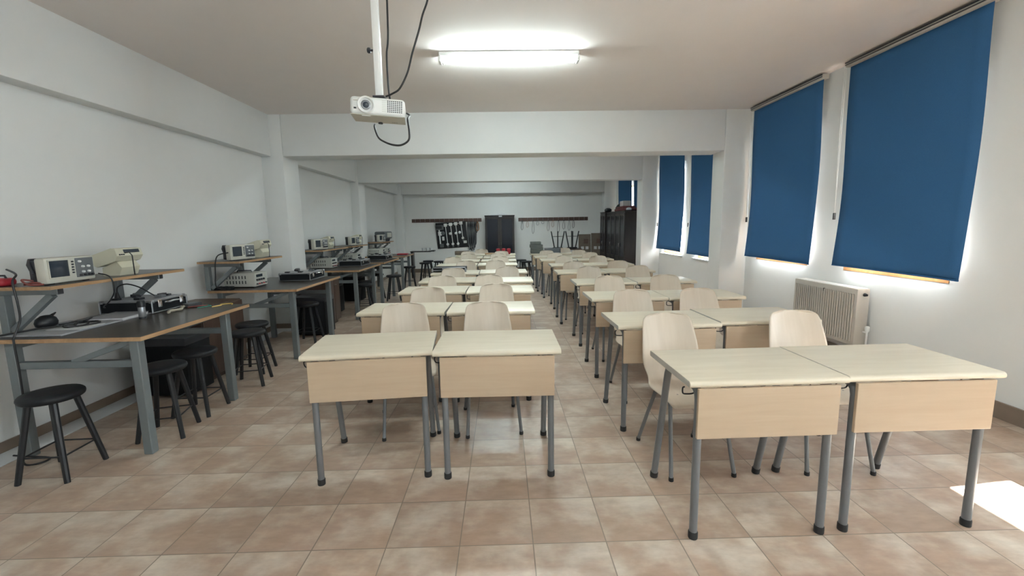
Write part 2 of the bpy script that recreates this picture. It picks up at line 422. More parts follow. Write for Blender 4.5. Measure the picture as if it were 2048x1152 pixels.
# ------------------------------------------------------------------ desks
ROWN = ['front', 'second', 'third', 'fourth', 'fifth', 'sixth', 'seventh', 'eighth', 'last']
def make_desk():
    t = thing('school_desk', 'x', 'desk', (0, 0, 0), 0, 'birch desks in rows')
    # top: bullnose at the long edges
    pts = []
    d, th, z = .25, .015, .742
    for k in range(9): a = -PI / 2 + PI * k / 8; pts.append((d - th + th * math.cos(a), z + th * math.sin(a)))
    for k in range(9): a = PI / 2 + PI * k / 8; pts.append((-d + th + th * math.cos(a), z + th * math.sin(a)))
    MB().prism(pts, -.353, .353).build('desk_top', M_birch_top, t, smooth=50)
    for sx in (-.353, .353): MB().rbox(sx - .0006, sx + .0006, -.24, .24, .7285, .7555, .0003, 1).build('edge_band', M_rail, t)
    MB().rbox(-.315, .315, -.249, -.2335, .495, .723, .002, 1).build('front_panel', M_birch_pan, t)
    for sx in (-1, 1):
        x = sx * .297
        fl = MB().tube([(x, -.214, .022), (x, -.214, .60), (x, -.214, .66), (x, -.207, .687), (x, -.19, .704), (x, -.16, .710)], .0185, 12, sx=.95).build('front_leg', M_grey_metal, t)
        MB().lathe([(.0205, 0), (.0215, .004), (.0215, .03), (.02, .034)], 14, T(x, -.214, 0)).build('foot_cap', M_black_rub, fl)
        rl = MB().tube([(x, .285, .022), (x, .155, .58), (x, .136, .66), (x, .124, .69), (x, .10, .706), (x, .05, .710)], .0185, 12, sx=.95).build('rear_leg', M_grey_metal, t)
        MB().lathe([(.0205, 0), (.0215, .004), (.0215, .03), (.02, .034)], 14, T(x, .289, 0, R(10))).build('foot_cap', M_black_rub, rl)
        MB().tube([(x, -.17, .710), (x, .05, .710)], .0175, 12).build('side_rail', M_grey_metal, t)
        hx = x - .02 if sx < 0 else x - .03
        MB().tube(smooth_path([(hx + .03, -.16, .698), (hx + .02, -.16, .672), (hx - .022, -.165, .672), (hx - .034, -.17, .682), (hx - .036, -.175, .705), (hx - .028, -.175, .708)], 4), .0035, 6).build('bag_hook', M_black, t)
    return t
desk0 = make_desk(); used = []
def place(proto, loc, rz, label, group):
    if proto.name not in used:
        used.append(proto.name); proto.location = loc; proto.rotation_euler = (0, 0, rz)
        proto['label'] = label; proto['group'] = group; return proto
    return dup(proto, loc, rz, label, group)
L_DESK = [((-.775, 2.590, 5.5), (-.043, 2.592, -.2)), ((-.825, 3.74, -1.5), (-.105, 3.715, 0)), ((-.752, 4.85, -1), (-.035, 4.80, 0)), ((-.705, 5.74, -1), (.015, 5.65, 0)),
          ((-.715, 6.70, 0), (.0, 6.73, .5)), ((-.825, 8.04, 0), (-.10, 8.08, 0)), ((-.83, 9.00, 0), (-.09, 9.02, .5)), ((-.81, 9.97, 0), (-.08, 9.97, 0)), ((-.78, 10.85, 0), (-.05, 10.85, 0))]
R_DESK = [((1.140, 2.055, 1.0), (1.855, 2.075, .6)), ((1.112, 3.13, .8), (1.836, 3.19, 1)), ((1.16, 4.22, 0), (1.873, 4.21, -.5)), ((1.20, 5.32, 0), (1.925, 5.36, .5)),
          ((1.13, 6.53, .5), (1.85, 6.57, 0)), ((1.165, 7.70, 0), (1.875, 7.70, 0)), ((1.10, 8.90, -.5), (1.82, 8.86, 0)), ((1.045, 9.80, 0), (1.765, 9.80, 0)), ((1.025, 10.9, 0), (1.74, 10.9, 0))]
for blk, rows, nm in ((0, L_DESK, 'bench-side block'), (1, R_DESK, 'window-side block')):
    for i, (a, b) in enumerate(rows):
        for j, (x, yv, rz) in enumerate((a, b)):
            aisle = (j == 1) if blk == 0 else (j == 0)
            side = 'beside the centre aisle' if aisle else ('nearer the workbenches' if blk == 0 else 'nearer the windows')
            extra = {(0, 4, 0): ' with black case on it', (0, 8, 1): ' with red cups on it', (1, 8, 0): ' with cartons on it'}.get((blk, i, j), '')
            place(desk0, (x, yv, 0), R(rz), 'birch desk%s, %s row of %s, %s' % (extra, ROWN[i], nm, side), 'birch desks in the ' + nm)

# ------------------------------------------------------------------ chairs
def make_chair():
    t = thing('school_chair', 'x', 'chair', (0, 0, 0), 0, 'birch chairs')
    prof = [(-.232, .408, .165), (-.228, .422, .182), (-.212, .432, .190), (-.15, .437, .195), (-.06, .431, .197), (.03, .425, .196), (.085, .424, .190),
            (.125, .430, .174), (.155, .446, .163), (.178, .472, .166), (.196, .508, .180), (.210, .555, .189), (.222, .605, .190), (.238, .66, .186),
            (.256, .71, .180), (.273, .755, .174), (.287, .79, .168), (.296, .812, .162), (.302, .828, .150), (.3055, .838, .132), (.3075, .844, .105), (.3085, .847, .06)]
    N = 14; rows = []
    for y, z, w in prof:
        row = []
        back = max(0, min(1, (z - .45) / .15))
        for k in range(N + 1):
            u = -1 + 2 * k / N
            yy = y - back * .030 * u * u
            zz = z + (1 - back) * .012 * u * u * (1 if y > -.2 else .2)
            row.append((u * w, yy, zz))
        rows.append(row)
    sh = MB().grid(rows).build('shell', M_birch_shell, t, smooth=80, normals=False)
    sd = sh.modifiers.new('thickness', 'SOLIDIFY'); sd.thickness = .010; sd.offset = 0
    sb = sh.modifiers.new('smooth', 'SUBSURF'); sb.levels = 1; sb.render_levels = 1
    bolt = MB()
    for sx in (-1, 1):
        bolt.lathe([(.006, 0), (.006, .002), (.003, .0035)], 8, T(sx * .09, .02, .431)).lathe([(.006, 0), (.006, .002), (.003, .0035)], 8, T(sx * .09, -.10, .439))
    bolt.build('bolts', M_grey_metal, sh)
    for sx in (-1, 1):
        for nm, p in (('front_leg', [(sx * .12, -.06, .415), (sx * .145, -.12, .413), (sx * .156, -.15, .400), (sx * .160, -.165, .37), (sx * .185, -.255, .015)]),
                      ('rear_leg', [(sx * .12, -.04, .415), (sx * .145, .02, .413), (sx * .156, .05, .400), (sx * .160, .068, .37), (sx * .190, .225, .015)])):
            lg = MB().tube(smooth_path(p, 3), .0115, 10).build(nm, M_grey_metal, t)
            MB().lathe([(.0135, 0), (.0145, .004), (.0135, .022)], 10, T(p[-1][0], p[-1][1], 0)).build('foot_cap', M_black_rub, lg)
    MB().tube([(-.13, -.08, .413), (.13, -.08, .413)], .010, 8).tube([(-.13, .0, .411), (.13, .0, .411)], .010, 8).build('seat_frame', M_grey_metal, t)
    return t
chair0 = make_chair()
L_CH = [((-.712, 3.14, 14), (-.107, 3.13, 6)), ((-.735, 3.80, 1), (-.08, 4.22, -1)), ((-.74, 4.87, 0), (-.17, 5.05, 1)), ((-.71, 5.76, 1), (.05, 6.18, -1)), ((-.65, 7.45, 0), (-.126, 7.42, 1)),
        ((-.97, 8.40, 1), (-.06, 8.42, 0)), ((-.75, 9.38, -1), (-.10, 9.38, 1)), ((-.82, 10.28, 2), (-.035, 10.28, 0)), ((-.56, 11.35, 0), None)]
R_CH = [((1.085, 2.58, 4), (1.90, 2.59, -2.5)), ((1.15, 3.66, 0), (1.755, 3.66, 2)), ((1.215, 4.75, 1), (1.85, 4.76, -1)), ((1.21, 5.94, 0), (1.905, 5.96, 1)), ((1.13, 6.85, -1), (1.86, 6.84, 0)),
        ((1.185, 8.30, 1), (1.80, 8.10, 0)), ((1.11, 9.20, 0), (1.86, 9.15, 1)), ((1.04, 10.18, 2), (1.78, 10.15, -1)), ((1.59, 11.25, 0), None)]
# keep every chair clear of the desk behind it
def chair_rows(blk, chairs, desks, nm):
    for i, pr in enumerate(chairs):
        for j, c in enumerate(pr):
            if c is None: continue
            x, yv, rz = c
            yv = max(yv, desks[i][j][1] + .30)
            if i + 1 < len(desks): yv = min(yv, min(desks[i + 1][0][1], desks[i + 1][1][1]) - .25 - .325)
            aisle = (j == 1) if blk == 0 else (j == 0)
            side = 'beside the centre aisle' if aisle else ('nearer the workbenches' if blk == 0 else 'nearer the windows')
            place(chair0, (x, yv, 0), R(rz), 'birch shell chair behind %s row desk of %s, %s' % (ROWN[i], nm, side), 'birch chairs in the ' + nm)
chair_rows(0, L_CH, L_DESK, 'bench-side block'); chair_rows(1, R_CH, R_DESK, 'window-side block')

# ------------------------------------------------------------------ stools
def make_stool():
    t = thing('round_stool', 'x', 'stool', (0, 0, 0), 0, 'black stools')
    MB().lathe([(.09, .465), (.138, .465), (.146, .471), (.150, .483), (.148, .495), (.139, .504), (.10, .508), (.04, .509), (.01, .509)], 32).build('seat', M_black_seat, t, smooth=60)
    for k in range(4):
        a = PI / 4 + k * PI / 2; c, s = math.cos(a), math.sin(a)
        MB().tube([(.098 * c, .098 * s, .468), (.190 * c, .190 * s, 0)], [.0175, .015], 10).build('leg', M_black, t)
    f = .098 + (.092) * (1 - .15 / .468)
    ring = [(f * math.cos(PI / 4 + k * PI / 2), f * math.sin(PI / 4 + k * PI / 2), .15) for k in range(4)]
    mb = MB()
    for k in range(4): mb.tube([ring[k], ring[(k + 1) % 4]], .005, 8)
    mb.build('footrest', M_black, t)
    return t
stool0 = make_stool()
ST = [(-2.685, 2.56, 3, 'black round stool nearest the camera, at the near end of the first workbench'),
      (-2.42, 3.06, 14, 'black round stool second from the camera, pushed under the first workbench edge'),
      (-2.445, 3.44, 2, 'black round stool under the far half of first workbench'),
      (-2.40, 4.08, 12, 'front black stool of the pair between first and second workbench'),
      (-2.56, 4.45, 2, 'rear black stool of the pair between first and second workbench'),
      (-2.52, 5.62, 0, 'black round stool under the far end of the second workbench'),
      (-2.36, 7.45, 8, 'black round stool under the middle of the third workbench'),
      (-2.50, 7.88, 30, 'black round stool tucked deeper under the third workbench'),
      (-2.18, 8.80, 6, 'black stool standing free beside the fourth workbench'),
      (-2.62, 9.12, 25, 'black stool under the fourth workbench, near its far leg'),
      (-2.28, 10.75, 15, 'black stool in front of the last workbench'),
      (-2.10, 11.9, 5, 'nearest stool of the far corner cluster beyond the workbenches'),
      (-1.78, 12.3, 30, 'rightmost stool of the far corner cluster beyond the workbenches'),
      (-2.12, 12.55, 20, 'rear stool of the far corner cluster beyond the workbenches'),
      (.62, 11.75, 10, 'left stool of the black pair at the end of the centre aisle'),
      (.50, 12.3, 30, 'right stool of the black pair at the end of the centre aisle')]
for x, y, rz, lb in ST: place(stool0, (x, y, 0), R(rz), lb, 'black round stools')
for x, y, z, rz, lb in ((1.60, 12.90, 1.2605, 38, 'left one of two black stools stacked upside down'), (2.02, 12.90, 1.2605, 41, 'right one of two black stools stacked upside down')):
    o = dup(stool0, (x, y, z), R(rz), lb, 'upturned stools'); o.rotation_euler = (PI, 0, R(rz))

# ------------------------------------------------------------------ workbenches
ZT = .79
def make_bench(y0, y1, label, x0=-3.19, x1=-2.24, shelf=True, s0=.06, s1=1.22):
    t = thing('workbench', label, 'workbench', (0, y0, 0), 0, 'workbenches along the left wall')
    L = y1 - y0
    top = MB(); top.mi = 0; top.box(x0, x1, 0, L, ZT - .025, ZT)
    MB().box(x0 + .003, x1 - .003, .003, L - .003, ZT - .0005, ZT + .0012).build('worktop_laminate', M_bench_top, t, smooth=0)
    top.build('worktop', M_edge, t, smooth=0)
    s = .028
    for yy in (.07, L - .22):
        for xx in (x1 - .085, x0 + .10):
            MB().rbox(xx - s, xx + s, yy - s, yy + s, 0, ZT - .025, .004, 1).build('leg', M_bench_metal, t)
        MB().rbox(x0 + .128, x1 - .113, yy - .02, yy + .02, .585, .63, .003, 1).build('end_rail', M_bench_metal, t)
        xa, za, xb, zb = x0 + .46, .62, x1 - .12, ZT - .04
        an = math.atan2(zb - za, xb - xa); ln = math.hypot(xb - xa, zb - za)
        MB().rbox(0, ln, -.015, .015, -.018, .018, .002, 1, T(xa, yy, za, 0, -an, 0)).build('brace', M_bench_metal, t)
    MB().rbox(x0 + .08, x0 + .12, .07, L - .22, ZT - .075, ZT - .026, .003, 1).build('back_rail', M_bench_metal, t)
    if shelf:
        zs = 1.085
        sx1 = -2.795
        MB().box(-3.235, sx1, s0, s1, zs, zs + .003 + .018).build('upper_shelf', M_edge, t, smooth=0)
        MB().box(-3.233, sx1 - .003, s0 + .003, s1 - .003, zs + .0205, zs + .0225).build('shelf_laminate', M_bench_top, t, smooth=0)
        for yy in (s0 + .10, s1 - .22):
            px = -3.195
            MB().rbox(px - .025, px + .025, yy - .025, yy + .025, ZT, zs - .04, .003, 1).build('shelf_post', M_bench_metal, t)
            a = MB().rbox(-3.22, sx1 - .04, yy - .022, yy + .022, zs - .04, zs, .003, 1).build('shelf_arm', M_bench_metal, t)
            MB().box(sx1 - .041, sx1 - .038, yy - .018, yy + .018, zs - .036, zs - .004).build('arm_end', M_dark, a)
            xa, za, xb, zb = px + .03, ZT + .02, sx1 - .09, zs - .04
            an = math.atan2(zb - za, xb - xa); ln = math.hypot(xb - xa, zb - za)
            MB().rbox(0, ln, -.018, .018, -.02, .02, .002, 1, T(xa, yy, za, 0, -an, 0)).build('shelf_brace', M_bench_metal, t)
    return t
make_bench(2.70, 3.88, 'first workbench nearest the camera, crowded brown top with shelf and grey steel legs')
make_bench(4.78, 6.08, 'second workbench from the camera, power supply and open black case on top', s0=-.05, s1=.88)
make_bench(6.88, 8.12, 'third workbench, starting just behind the first left pillar', s0=.05, s1=1.2)
make_bench(8.35, 9.55, 'fourth workbench, a half metre before the second left pillar', s0=-.05, s1=.9)
make_bench(10.15, 11.15, 'last workbench along the left wall, a red item on its top', s0=.35, s1=1.30)
ZSH = 1.085 + .0225

# ------------------------------------------------------------------ instruments (front faces +X)
def make_scope():
    t = thing('oscilloscope', 'x', 'oscilloscope', (0, 0, 0), 0, 'oscilloscopes on the upper shelves')
    MB().rbox(-.105, -.035, -.15, .15, .012, .155, .012).build('rear_housing', M_dark, t)
    MB().rbox(-.045, .02, -.17, .17, .006, .170, .012).build('front_housing', M_beige, t)
    sc = MB().rbox(.0195, .0225, -.145, -.02, .045, .150, .003).build('screen', M_screen, t)
    MB().box(.019, .0255, -.152, -.145, .038, .157).box(.019, .0255, -.02, -.013, .038, .157).box(.019, .0255, -.145, -.02, .150, .157).box(.019, .0255, -.145, -.02, .038, .045).build('bezel', M_beige, sc, smooth=0)
    mb = MB()
    for k in range(5): mb.rbox(.019, .026, .003, .018, .06 + k * .018, .07 + k * .018, .002, 1)
    mb.build('soft_keys', M_dark, t)
    cp = MB().rbox(.0185, .0225, .03, .158, .030, .158, .003).build('control_panel', M_panel_grey, t)
    for yy, zz, r in ((.055, .135, .008), (.075, .10, .008), (.115, .10, .008), (.075, .065, .008), (.115, .065, .008)):
        MB().lathe([(r, 0), (r, .010), (r * .8, .014)], 12, T(.022, yy, zz, 0, R(90))).build('knob', M_white_plastic, cp)
    for yy in (.055, .085, .115, .14):
        MB().lathe([(.007, 0), (.007, .012)], 10, T(.022, yy, .043, 0, R(90))).build('input_socket', M_dark, cp)
    MB().tube([(-.07, -.155, .07), (-.09, -.158, .13), (-.10, -.14, .158), (-.10, .14, .158), (-.09, .158, .13), (-.07, .155, .07)], .010, 8).build('handle', M_dark, t)
    for yy in (-.12, .12): MB().rbox(-.035, .0, yy - .02, yy + .02, 0, .008, .002, 1).build('foot', M_dark, t)
    return t
scope0 = make_scope()
def make_meter():
    t = thing('bench_meter', 'x', 'meter', (0, 0, 0), 0, 'bench meters on the upper shelves')
    M = T(-.02, 0, .085, 0, R(-16), 0)
    poly = [(-.07, .012), (-.06, .090), (.10, .098), (.125, .085), (.125, .03), (.09, .0), (-.05, -.004)]
    MB().prism(poly, -.12, .12, 'y', M).build('body', M_beige2, t)
    MB().rbox(.1245, .128, -.05, .095, .052, .078, .002, 1, M).build('display', M_screen, t)
    mb = MB()
    for k in range(3): mb.rbox(.1245, .131, -.10 + k * .018, -.088 + k * .018, .035, .045, .002, 1, M)
    mb.build('buttons', M_dark, t)
    MB().tube([(.10, -.06, .17), (.13, -.055, .175), (.145, -.05, .15), (.142, -.045, .05), (.13, -.03, -.01)], .004, 8).build('test_lead', M_cable, t)
    MB().prism([(-.06, 0), (.06, 0), (.085, .06), (.05, .11), (-.03, .07), (-.06, .06)], -.085, .085, 'y').build('tilt_stand', M_beige2, t)
    return t
meter0 = make_meter()
def make_psu():
    t = thing('power_supply', 'x', 'power supply', (0, 0, 0), 0, 'bench power supplies on the workbenches')
    MB().rbox(-.34, 0, -.13, .13, .012, .165, .005).build('housing', M_psu, t)
    mb = MB()
    for yy in (-.1302, .1302):
        for row in (0, 1):
            for k in range(7):
                x = -.31 + k * .034
                mb.rbox(x, x + .012, yy - .0004, yy + .0004, .045 + row * .055, .08 + row * .055, .0003, 1)
    mb.build('vent_slots', M_dark, t, smooth=0)
    MB().rbox(-.002, .006, -.128, .128, .014, .163, .003, 1).build('front_panel', M_psu, t)
    MB().rbox(.0055, .008, -.10, .03, .115, .145, .002, 1).build('display', M_screen, t)
    for k in range(4):
        MB().lathe([(.012, 0), (.012, .014), (.009, .018)], 12, T(.006, -.095 + k * .045, .085, 0, R(90))).build('knob', M_dark, t)
    for k in range(5):
        MB().lathe([(.007, 0), (.007, .016), (.005, .02)], 10, T(.006, -.10 + k * .045, .04, 0, R(90))).build('terminal', M_red if k % 2 else M_dark, t)
    MB().rbox(-.03, -.005, -.11, .11, 0, .013, .002, 1).rbox(-.33, -.305, -.11, .11, 0, .013, .002, 1).build('feet', M_dark, t)
    MB().tube([(-.26, .0, .166), (-.255, 0, .185), (-.10, 0, .185), (-.095, 0, .166)], .006, 8).build('handle', M_dark, t)
    return t
psu0 = make_psu()
def make_case(a=.19, b=.25, h=.095):
    """black flight case, catches face +X"""
    t = thing('flight_case', 'x', 'case', (0, 0, 0), 0, 'black and aluminium cases')
    MB().rbox(-a + .004, a - .004, -b + .004, b - .004, .006, h - .004, .003, 1).build('shell', M_case, t)
    mb = MB(); r = .0045
    for z in (.008, h - .005):
        mb.rbox(-a, a, -b - .002, -b + .012, z - r, z + r, .003, 1).rbox(-a, a, b - .012, b + .002, z - r, z + r, .003, 1)
        mb.rbox(-a - .002, -a + .012, -b, b, z - r, z + r, .003, 1).rbox(a - .012, a + .002, -b, b, z - r, z + r, .003, 1)
    for sx in (-1, 1):
        for sy in (-1, 1):
            mb.rbox(sx * a - (.007 if sx > 0 else .002), sx * a + (.002 if sx > 0 else .007), sy * b - .007, sy * b + .007, .004, h, .003, 1)
    mb.build('edge_trim', M_alu, t)
    for yy in (-b * .62, b * .62):
        MB().rbox(a, a + .010, yy - .02, yy + .02, .045, h + .006, .003, 1).rbox(a + .01, a + .016, yy - .011, yy + .011, .05, .085, .003, 1).build('catch', M_chrome, t)
    MB().tube([(a + .004, -.06, .075), (a + .028, -.055, .078), (a + .03, 0, .08), (a + .028, .055, .078), (a + .004, .06, .075)], .008, 8).build('handle', M_chrome, t)
    for sx in (-1, 1):
        for sy in (-1, 1):
            MB().lathe([(.018, 0), (.02, .012), (.012, .024)], 10, T(sx * (a - .012), sy * (b - .012), h - .015)).build('corner_cap', M_alu, t)
    g = MB().rbox(-a + .02, a - .02, -b + .02, b - .02, h - .005, h + .006, .002, 1).build('training_board', M_greyboard, t)
    rnd = random.Random(3)
    for k in range(9):
        x, y = rnd.uniform(-a + .05, a - .05) * .9, rnd.uniform(-b + .06, b - .06); w, d, hh = rnd.uniform(.012, .03), rnd.uniform(.015, .035), rnd.uniform(.012, .03)
        MB().rbox(x - w, x + w, y - d, y + d, h + .005, h + .005 + hh, .003, 1).build('module', [M_dark, M_black, M_panel_grey][k % 3], g)
    return t
case0 = make_case(); Z0 = ZT + .0012
def scope(x, y, lb, rz=0, z=ZSH): place(scope0, (x, y, z), R(rz), lb, 'oscilloscopes on the upper shelves')
def meter(x, y, lb, rz=0, z=ZSH): place(meter0, (x, y, z), R(rz), lb, 'bench meters on the upper shelves')
def psu(x, y, lb, rz=0, z=ZT + .0012): place(psu0, (x, y, z), R(rz), lb, 'bench power supplies on the workbenches')
def case(x, y, lb, rz=0, z=ZT + .0012): place(case0, (x, y, z), R(rz), lb, 'black and aluminium cases')
scope(-2.885, 2.985, 'beige oscilloscope with square screen on the nearest upper shelf')
meter(-2.96, 3.47, 'cream bench meter tilted on its stand on the nearest upper shelf')
scope(-2.90, 4.98, 'beige oscilloscope on the upper shelf of the second workbench', -14)
meter(-2.97, 5.47, 'cream bench meter on the second upper shelf, in front of the first pillar')
psu(-2.79, 5.11, 'beige vented power supply on the second workbench, black display window')
case(-2.62, 5.80, 'open black flight case with aluminium edges at the far end of second workbench', 2)
t = make_case(.205, .19, .10); t.location = (-2.958, 3.66, Z0); t['label'] = 'open black flight case with chrome catches on the nearest workbench'
scope(-2.90, 7.12, 'beige oscilloscope on the third upper shelf, just past the first pillar', -14)
meter(-2.96, 7.55, 'cream bench meter on the third upper shelf beside its oscilloscope', 0)
psu(-2.80, 7.38, 'beige power supply on the third workbench below the shelf')
case(-2.62, 7.86, 'black flight case lying at the far end of third workbench', 0)
scope(-2.90, 8.75, 'oscilloscope with dark back on the fourth upper shelf', -10)
psu(-2.80, 8.68, 'power supply with white tools on top, on the fourth workbench')
case(-2.56, 9.28, 'black flight case at the far end of the fourth workbench', 0)
scope(-2.90, 10.72, 'farthest oscilloscope, on the last upper shelf', -12)
psu(-2.80, 10.50, 'nearer one of two power supplies on the last workbench')
psu(-2.78, 10.86, 'farther one of two power supplies on the last workbench')
meter(-2.98, 9.10, 'cream bench meter on the fourth upper shelf')

def single(name, mb, m, label, cat, group=None, smooth=35, loc=None):
    o = mb.build(name, m, None, smooth)
    if loc: o.location = loc
    return tag(o, label, cat, group)
Z = ZT + .0013
# grey enclosure with a raised screen on the last shelf
t = thing('portable_monitor', 'grey portable instrument with pale square front, far end of last upper shelf', 'instrument', (-2.95, 11.25, ZSH), R(-20))
MB().rbox(-.20, .10, -.17, .17, .06, .24, .03).build('body', M_panel_grey, t)
MB().rbox(.099, .104, -.06, .12, .10, .21, .005).build('front_panel', M_beige, t)
MB().prism([(-.14, 0), (.05, 0), (.08, .07), (-.10, .07)], -.10, .10, 'y').build('stand', M_dark, t)
# things on the nearest bench
single('paper_sheet', MB().rbox(-3.16, -2.775, 2.76, 3.22, Z, Z + .012, .003, 1, None), M_greyboard, 'grey board lying flat at the near end of the nearest workbench', 'board')
t = thing('ring_binder', 'flat grey binder with pale edge beside the silver cylinder', 'binder', (-2.90, 3.33, Z), R(4))
MB().rbox(-.13, .12, -.13, .16, 0, .004, .001, 1).rbox(-.13, .12, -.13, .16, .022, .026, .001, 1).build('cover', M_greyboard, t)
MB().rbox(-.12, .115, -.125, .155, .004, .022, .001, 1).build('pages', M_paper, t)
single('paper_sheet', MB().rbox(-.10, .12, -.03, .16, 0, .0022, .0005, 1), M_paper, 'white paper sheets lying on the nearest workbench before the binder', 'paper', loc=(-2.90, 2.92, Z + .0122))
single('connecting_wires', MB().tube(smooth_path([(-3.05, 3.03, Z + .02), (-2.93, 3.10, Z + .03), (-2.86, 3.02, Z + .02), (-2.92, 2.94, Z + .02), (-2.98, 3.02, Z + .025), (-2.90, 3.14, Z + .02), (-2.83, 3.08, Z + .018), (-2.88, 2.97, Z + .018), (-2.96, 3.08, Z + .03)], 6), .006, 8), M_cable, 'coiled black wire lying on the grey board of the nearest workbench', 'wire')
t = thing('silver_cylinder', 'short silver cylinder with black cap standing before the open case', 'cylinder', (-2.70, 3.30, Z))
MB().lathe([(.021, .012), (.023, .016), (.023, .085), (.021, .09)], 20).build('body', M_alu, t)
MB().lathe([(.0235, 0), (.0235, .014)], 20).build('base', M_black, t)
MB().lathe([(.026, .088), (.027, .12), (.022, .135)], 20).build('cap', M_black, t)
t = thing('mains_plug', 'black mains plug standing on the open case of nearest workbench', 'plug', (-3.09, 3.56, Z + .107))
MB().lathe([(.024, 0), (.018, .02), (.008, .06)], 12).build('plug_body', M_black, t)
single('hanging_cable', MB().tube(smooth_path([(-3.09, 3.56, .955), (-3.08, 3.565, 1.0), (-3.02, 3.58, 1.02), (-2.94, 3.60, .99), (-2.88, 3.62, .94), (-2.85, 3.64, .91)], 6), .005, 8), M_cable, 'black cord looping up from the mains plug on the open case', 'cord')
t = thing('cloth_pouch', 'crumpled black pouch under the nearest shelf brace', 'pouch', (-3.10, 3.0, Z + .012))
bm_p = MB().lathe([(.045, 0), (.065, .012), (.07, .035), (.06, .06), (.03, .08), (.005, .083)], 16, Matrix.Scale(.7, 4, (1, 0, 0))).build('bag', M_black, t, smooth=80)
MB().tube([(0, .03, .075), (.02, .05, .09), (.03, .02, .078)], .005, 6).build('strap', M_black, t)
single('cable_reel', MB().lathe([(.035, 0), (.036, .01), (.02, .014)], 20), M_black, 'small black disc lying right of the black pouch', 'disc', loc=(-3.02, 3.12, Z + .0122))
single('audio_lead', MB().tube(smooth_path([(-3.12, 2.70, Z + .02), (-3.02, 2.86, Z + .03), (-2.96, 3.0, Z + .025), (-2.95, 3.12, Z + .03), (-3.0, 3.22, Z + .03)], 6), .006, 8), M_cable, 'long black lead snaking across the near end of the nearest workbench', 'cord')
single('connector_strip', MB().tube(smooth_path([(-2.62, 3.45, Z + .013), (-2.66, 3.52, Z + .014), (-2.63, 3.60, Z + .014), (-2.69, 3.70, Z + .014), (-2.70, 3.80, Z + .013)], 4), [.008, .013, .009, .012, .010, .014, .009, .011, .012, .010, .009, .012, .013, .010, .009, .010, .007], 6), M_tan, 'tan connector strip lying beside the open case on the nearest workbench', 'connector strip')
single('soldering_tool', MB().tube([(-2.69, 3.80, Z + .012), (-2.66, 3.84, Z + .02)], .008, 8).tube([(-2.66, 3.84, Z + .02), (-2.655, 3.845, Z + .022)], .01, 8), M_paper, 'white handled tool among the coloured wires on the nearest workbench', 'tool')
for pts, m, lb in (([(-2.66, 3.72), (-2.60, 3.76), (-2.55, 3.83), (-2.50, 3.80)], M_redwire, 'red wire on the nearest workbench, far end'), ([(-2.56, 3.69), (-2.50, 3.74), (-2.52, 3.80), (-2.60, 3.84)], M_green, 'green wire on the nearest workbench, far end'),
                   ([(-2.46, 3.72), (-2.42, 3.78), (-2.46, 3.84), (-2.38, 3.86), (-2.36, 3.83)], M_yellow, 'yellow wire curling near the nearest workbench edge')):
    single('loose_wire', MB().tube(smooth_path([(x, y, Z + .006 + .004 * (k % 2)) for k, (x, y) in enumerate(pts)], 6), .0045, 8), m, lb, 'wire')
t = thing('handheld_meter', 'green-grey handheld device at the far end of the nearest workbench', 'handheld device', (-2.68, 3.79, Z), R(-14))
MB().rbox(-.035, .04, -.06, .07, 0, .03, .006).build('body', M_dark, t)
MB().rbox(-.028, .032, -.05, .055, .0302, .034, .002, 1).build('face', M_panel_grey, t)
single('black_folder', MB().rbox(-.16, .12, -.10, .17, 0, .035, .006), M_case, 'flat black folder at the wall side, far end of the nearest workbench', 'folder', loc=(-3.00, 4.02 - .33, Z)) if False else None
single('red_toolbox', MB().rbox(-.09, .06, -.07, .07, 0, .055, .02), M_red, 'red plastic box at the near end of the nearest upper shelf', 'box', loc=(-2.97, 2.80, ZSH)) if False else None
t = thing('red_tester', 'red plastic tester at the near end of the nearest upper shelf', 'tester', (-3.165, 2.83, ZSH))
MB().rbox(-.06, .06, -.05, .05, 0, .05, .022, 3).build('body', M_red, t)
MB().tube([(-.04, 0, .045), (-.03, 0, .066), (.03, 0, .066), (.04, 0, .045)], .006, 8).build('handle', M_dark, t)
single('wire_tangle', MB().tube(smooth_path([(-2.98, 2.79, ZSH + .01), (-2.93, 2.80, ZSH + .02), (-2.90, 2.83, ZSH + .01), (-2.95, 2.85, ZSH + .02), (-3.0, 2.80, ZSH + .04), (-2.94, 2.78, ZSH + .01), (-2.88, 2.81, ZSH + .008)], 6), .006, 8), M_redwire, 'reddish wire tangle on the nearest upper shelf beside the oscilloscope', 'wire')
single('hanging_cable', MB().tube(smooth_path([(-3.17, 2.88, ZSH + .10), (-3.02, 2.79, ZSH + .075), (-3.0, 2.745, ZSH + .03), (-2.985, 2.74, 1.0), (-2.99, 2.74, .90), (-3.0, 2.70, Z + .012), (-2.985, 2.682, .77), (-2.97, 2.67, .55), (-2.985, 2.67, .30), (-3.02, 2.66, .08), (-3.0, 2.64, .008), (-2.92, 2.66, .008), (-2.93, 2.72, .008), (-3.06, 2.74, .008), (-3.20, 2.76, .008)], 6), .006, 8), M_cable, 'black cord hanging from the nearest shelf down to the floor', 'cord')
single('probe_lead', MB().tube(smooth_path([(-2.86, 3.17, ZSH + .04), (-2.79, 3.18, ZSH + .01), (-2.785, 3.19, 1.02), (-2.83, 3.20, .95), (-2.90, 3.22, .90), (-2.93, 3.26, .885)], 6), .0045, 8), M_cable, 'thin probe lead dangling below the nearest upper shelf', 'lead')
single('probe_lead', MB().tube(smooth_path([(-2.95, 4.82, ZSH + .09), (-3.0, 4.73, ZSH + .07), (-3.02, 4.70, ZSH + .0), (-3.03, 4.695, .98), (-3.04, 4.70, .85), (-3.03, 4.80, Z + .01), (-3.0, 4.86, Z + .008)], 6), .006, 8), M_cable, 'black cord looping off the second upper shelf down to the bench', 'lead')
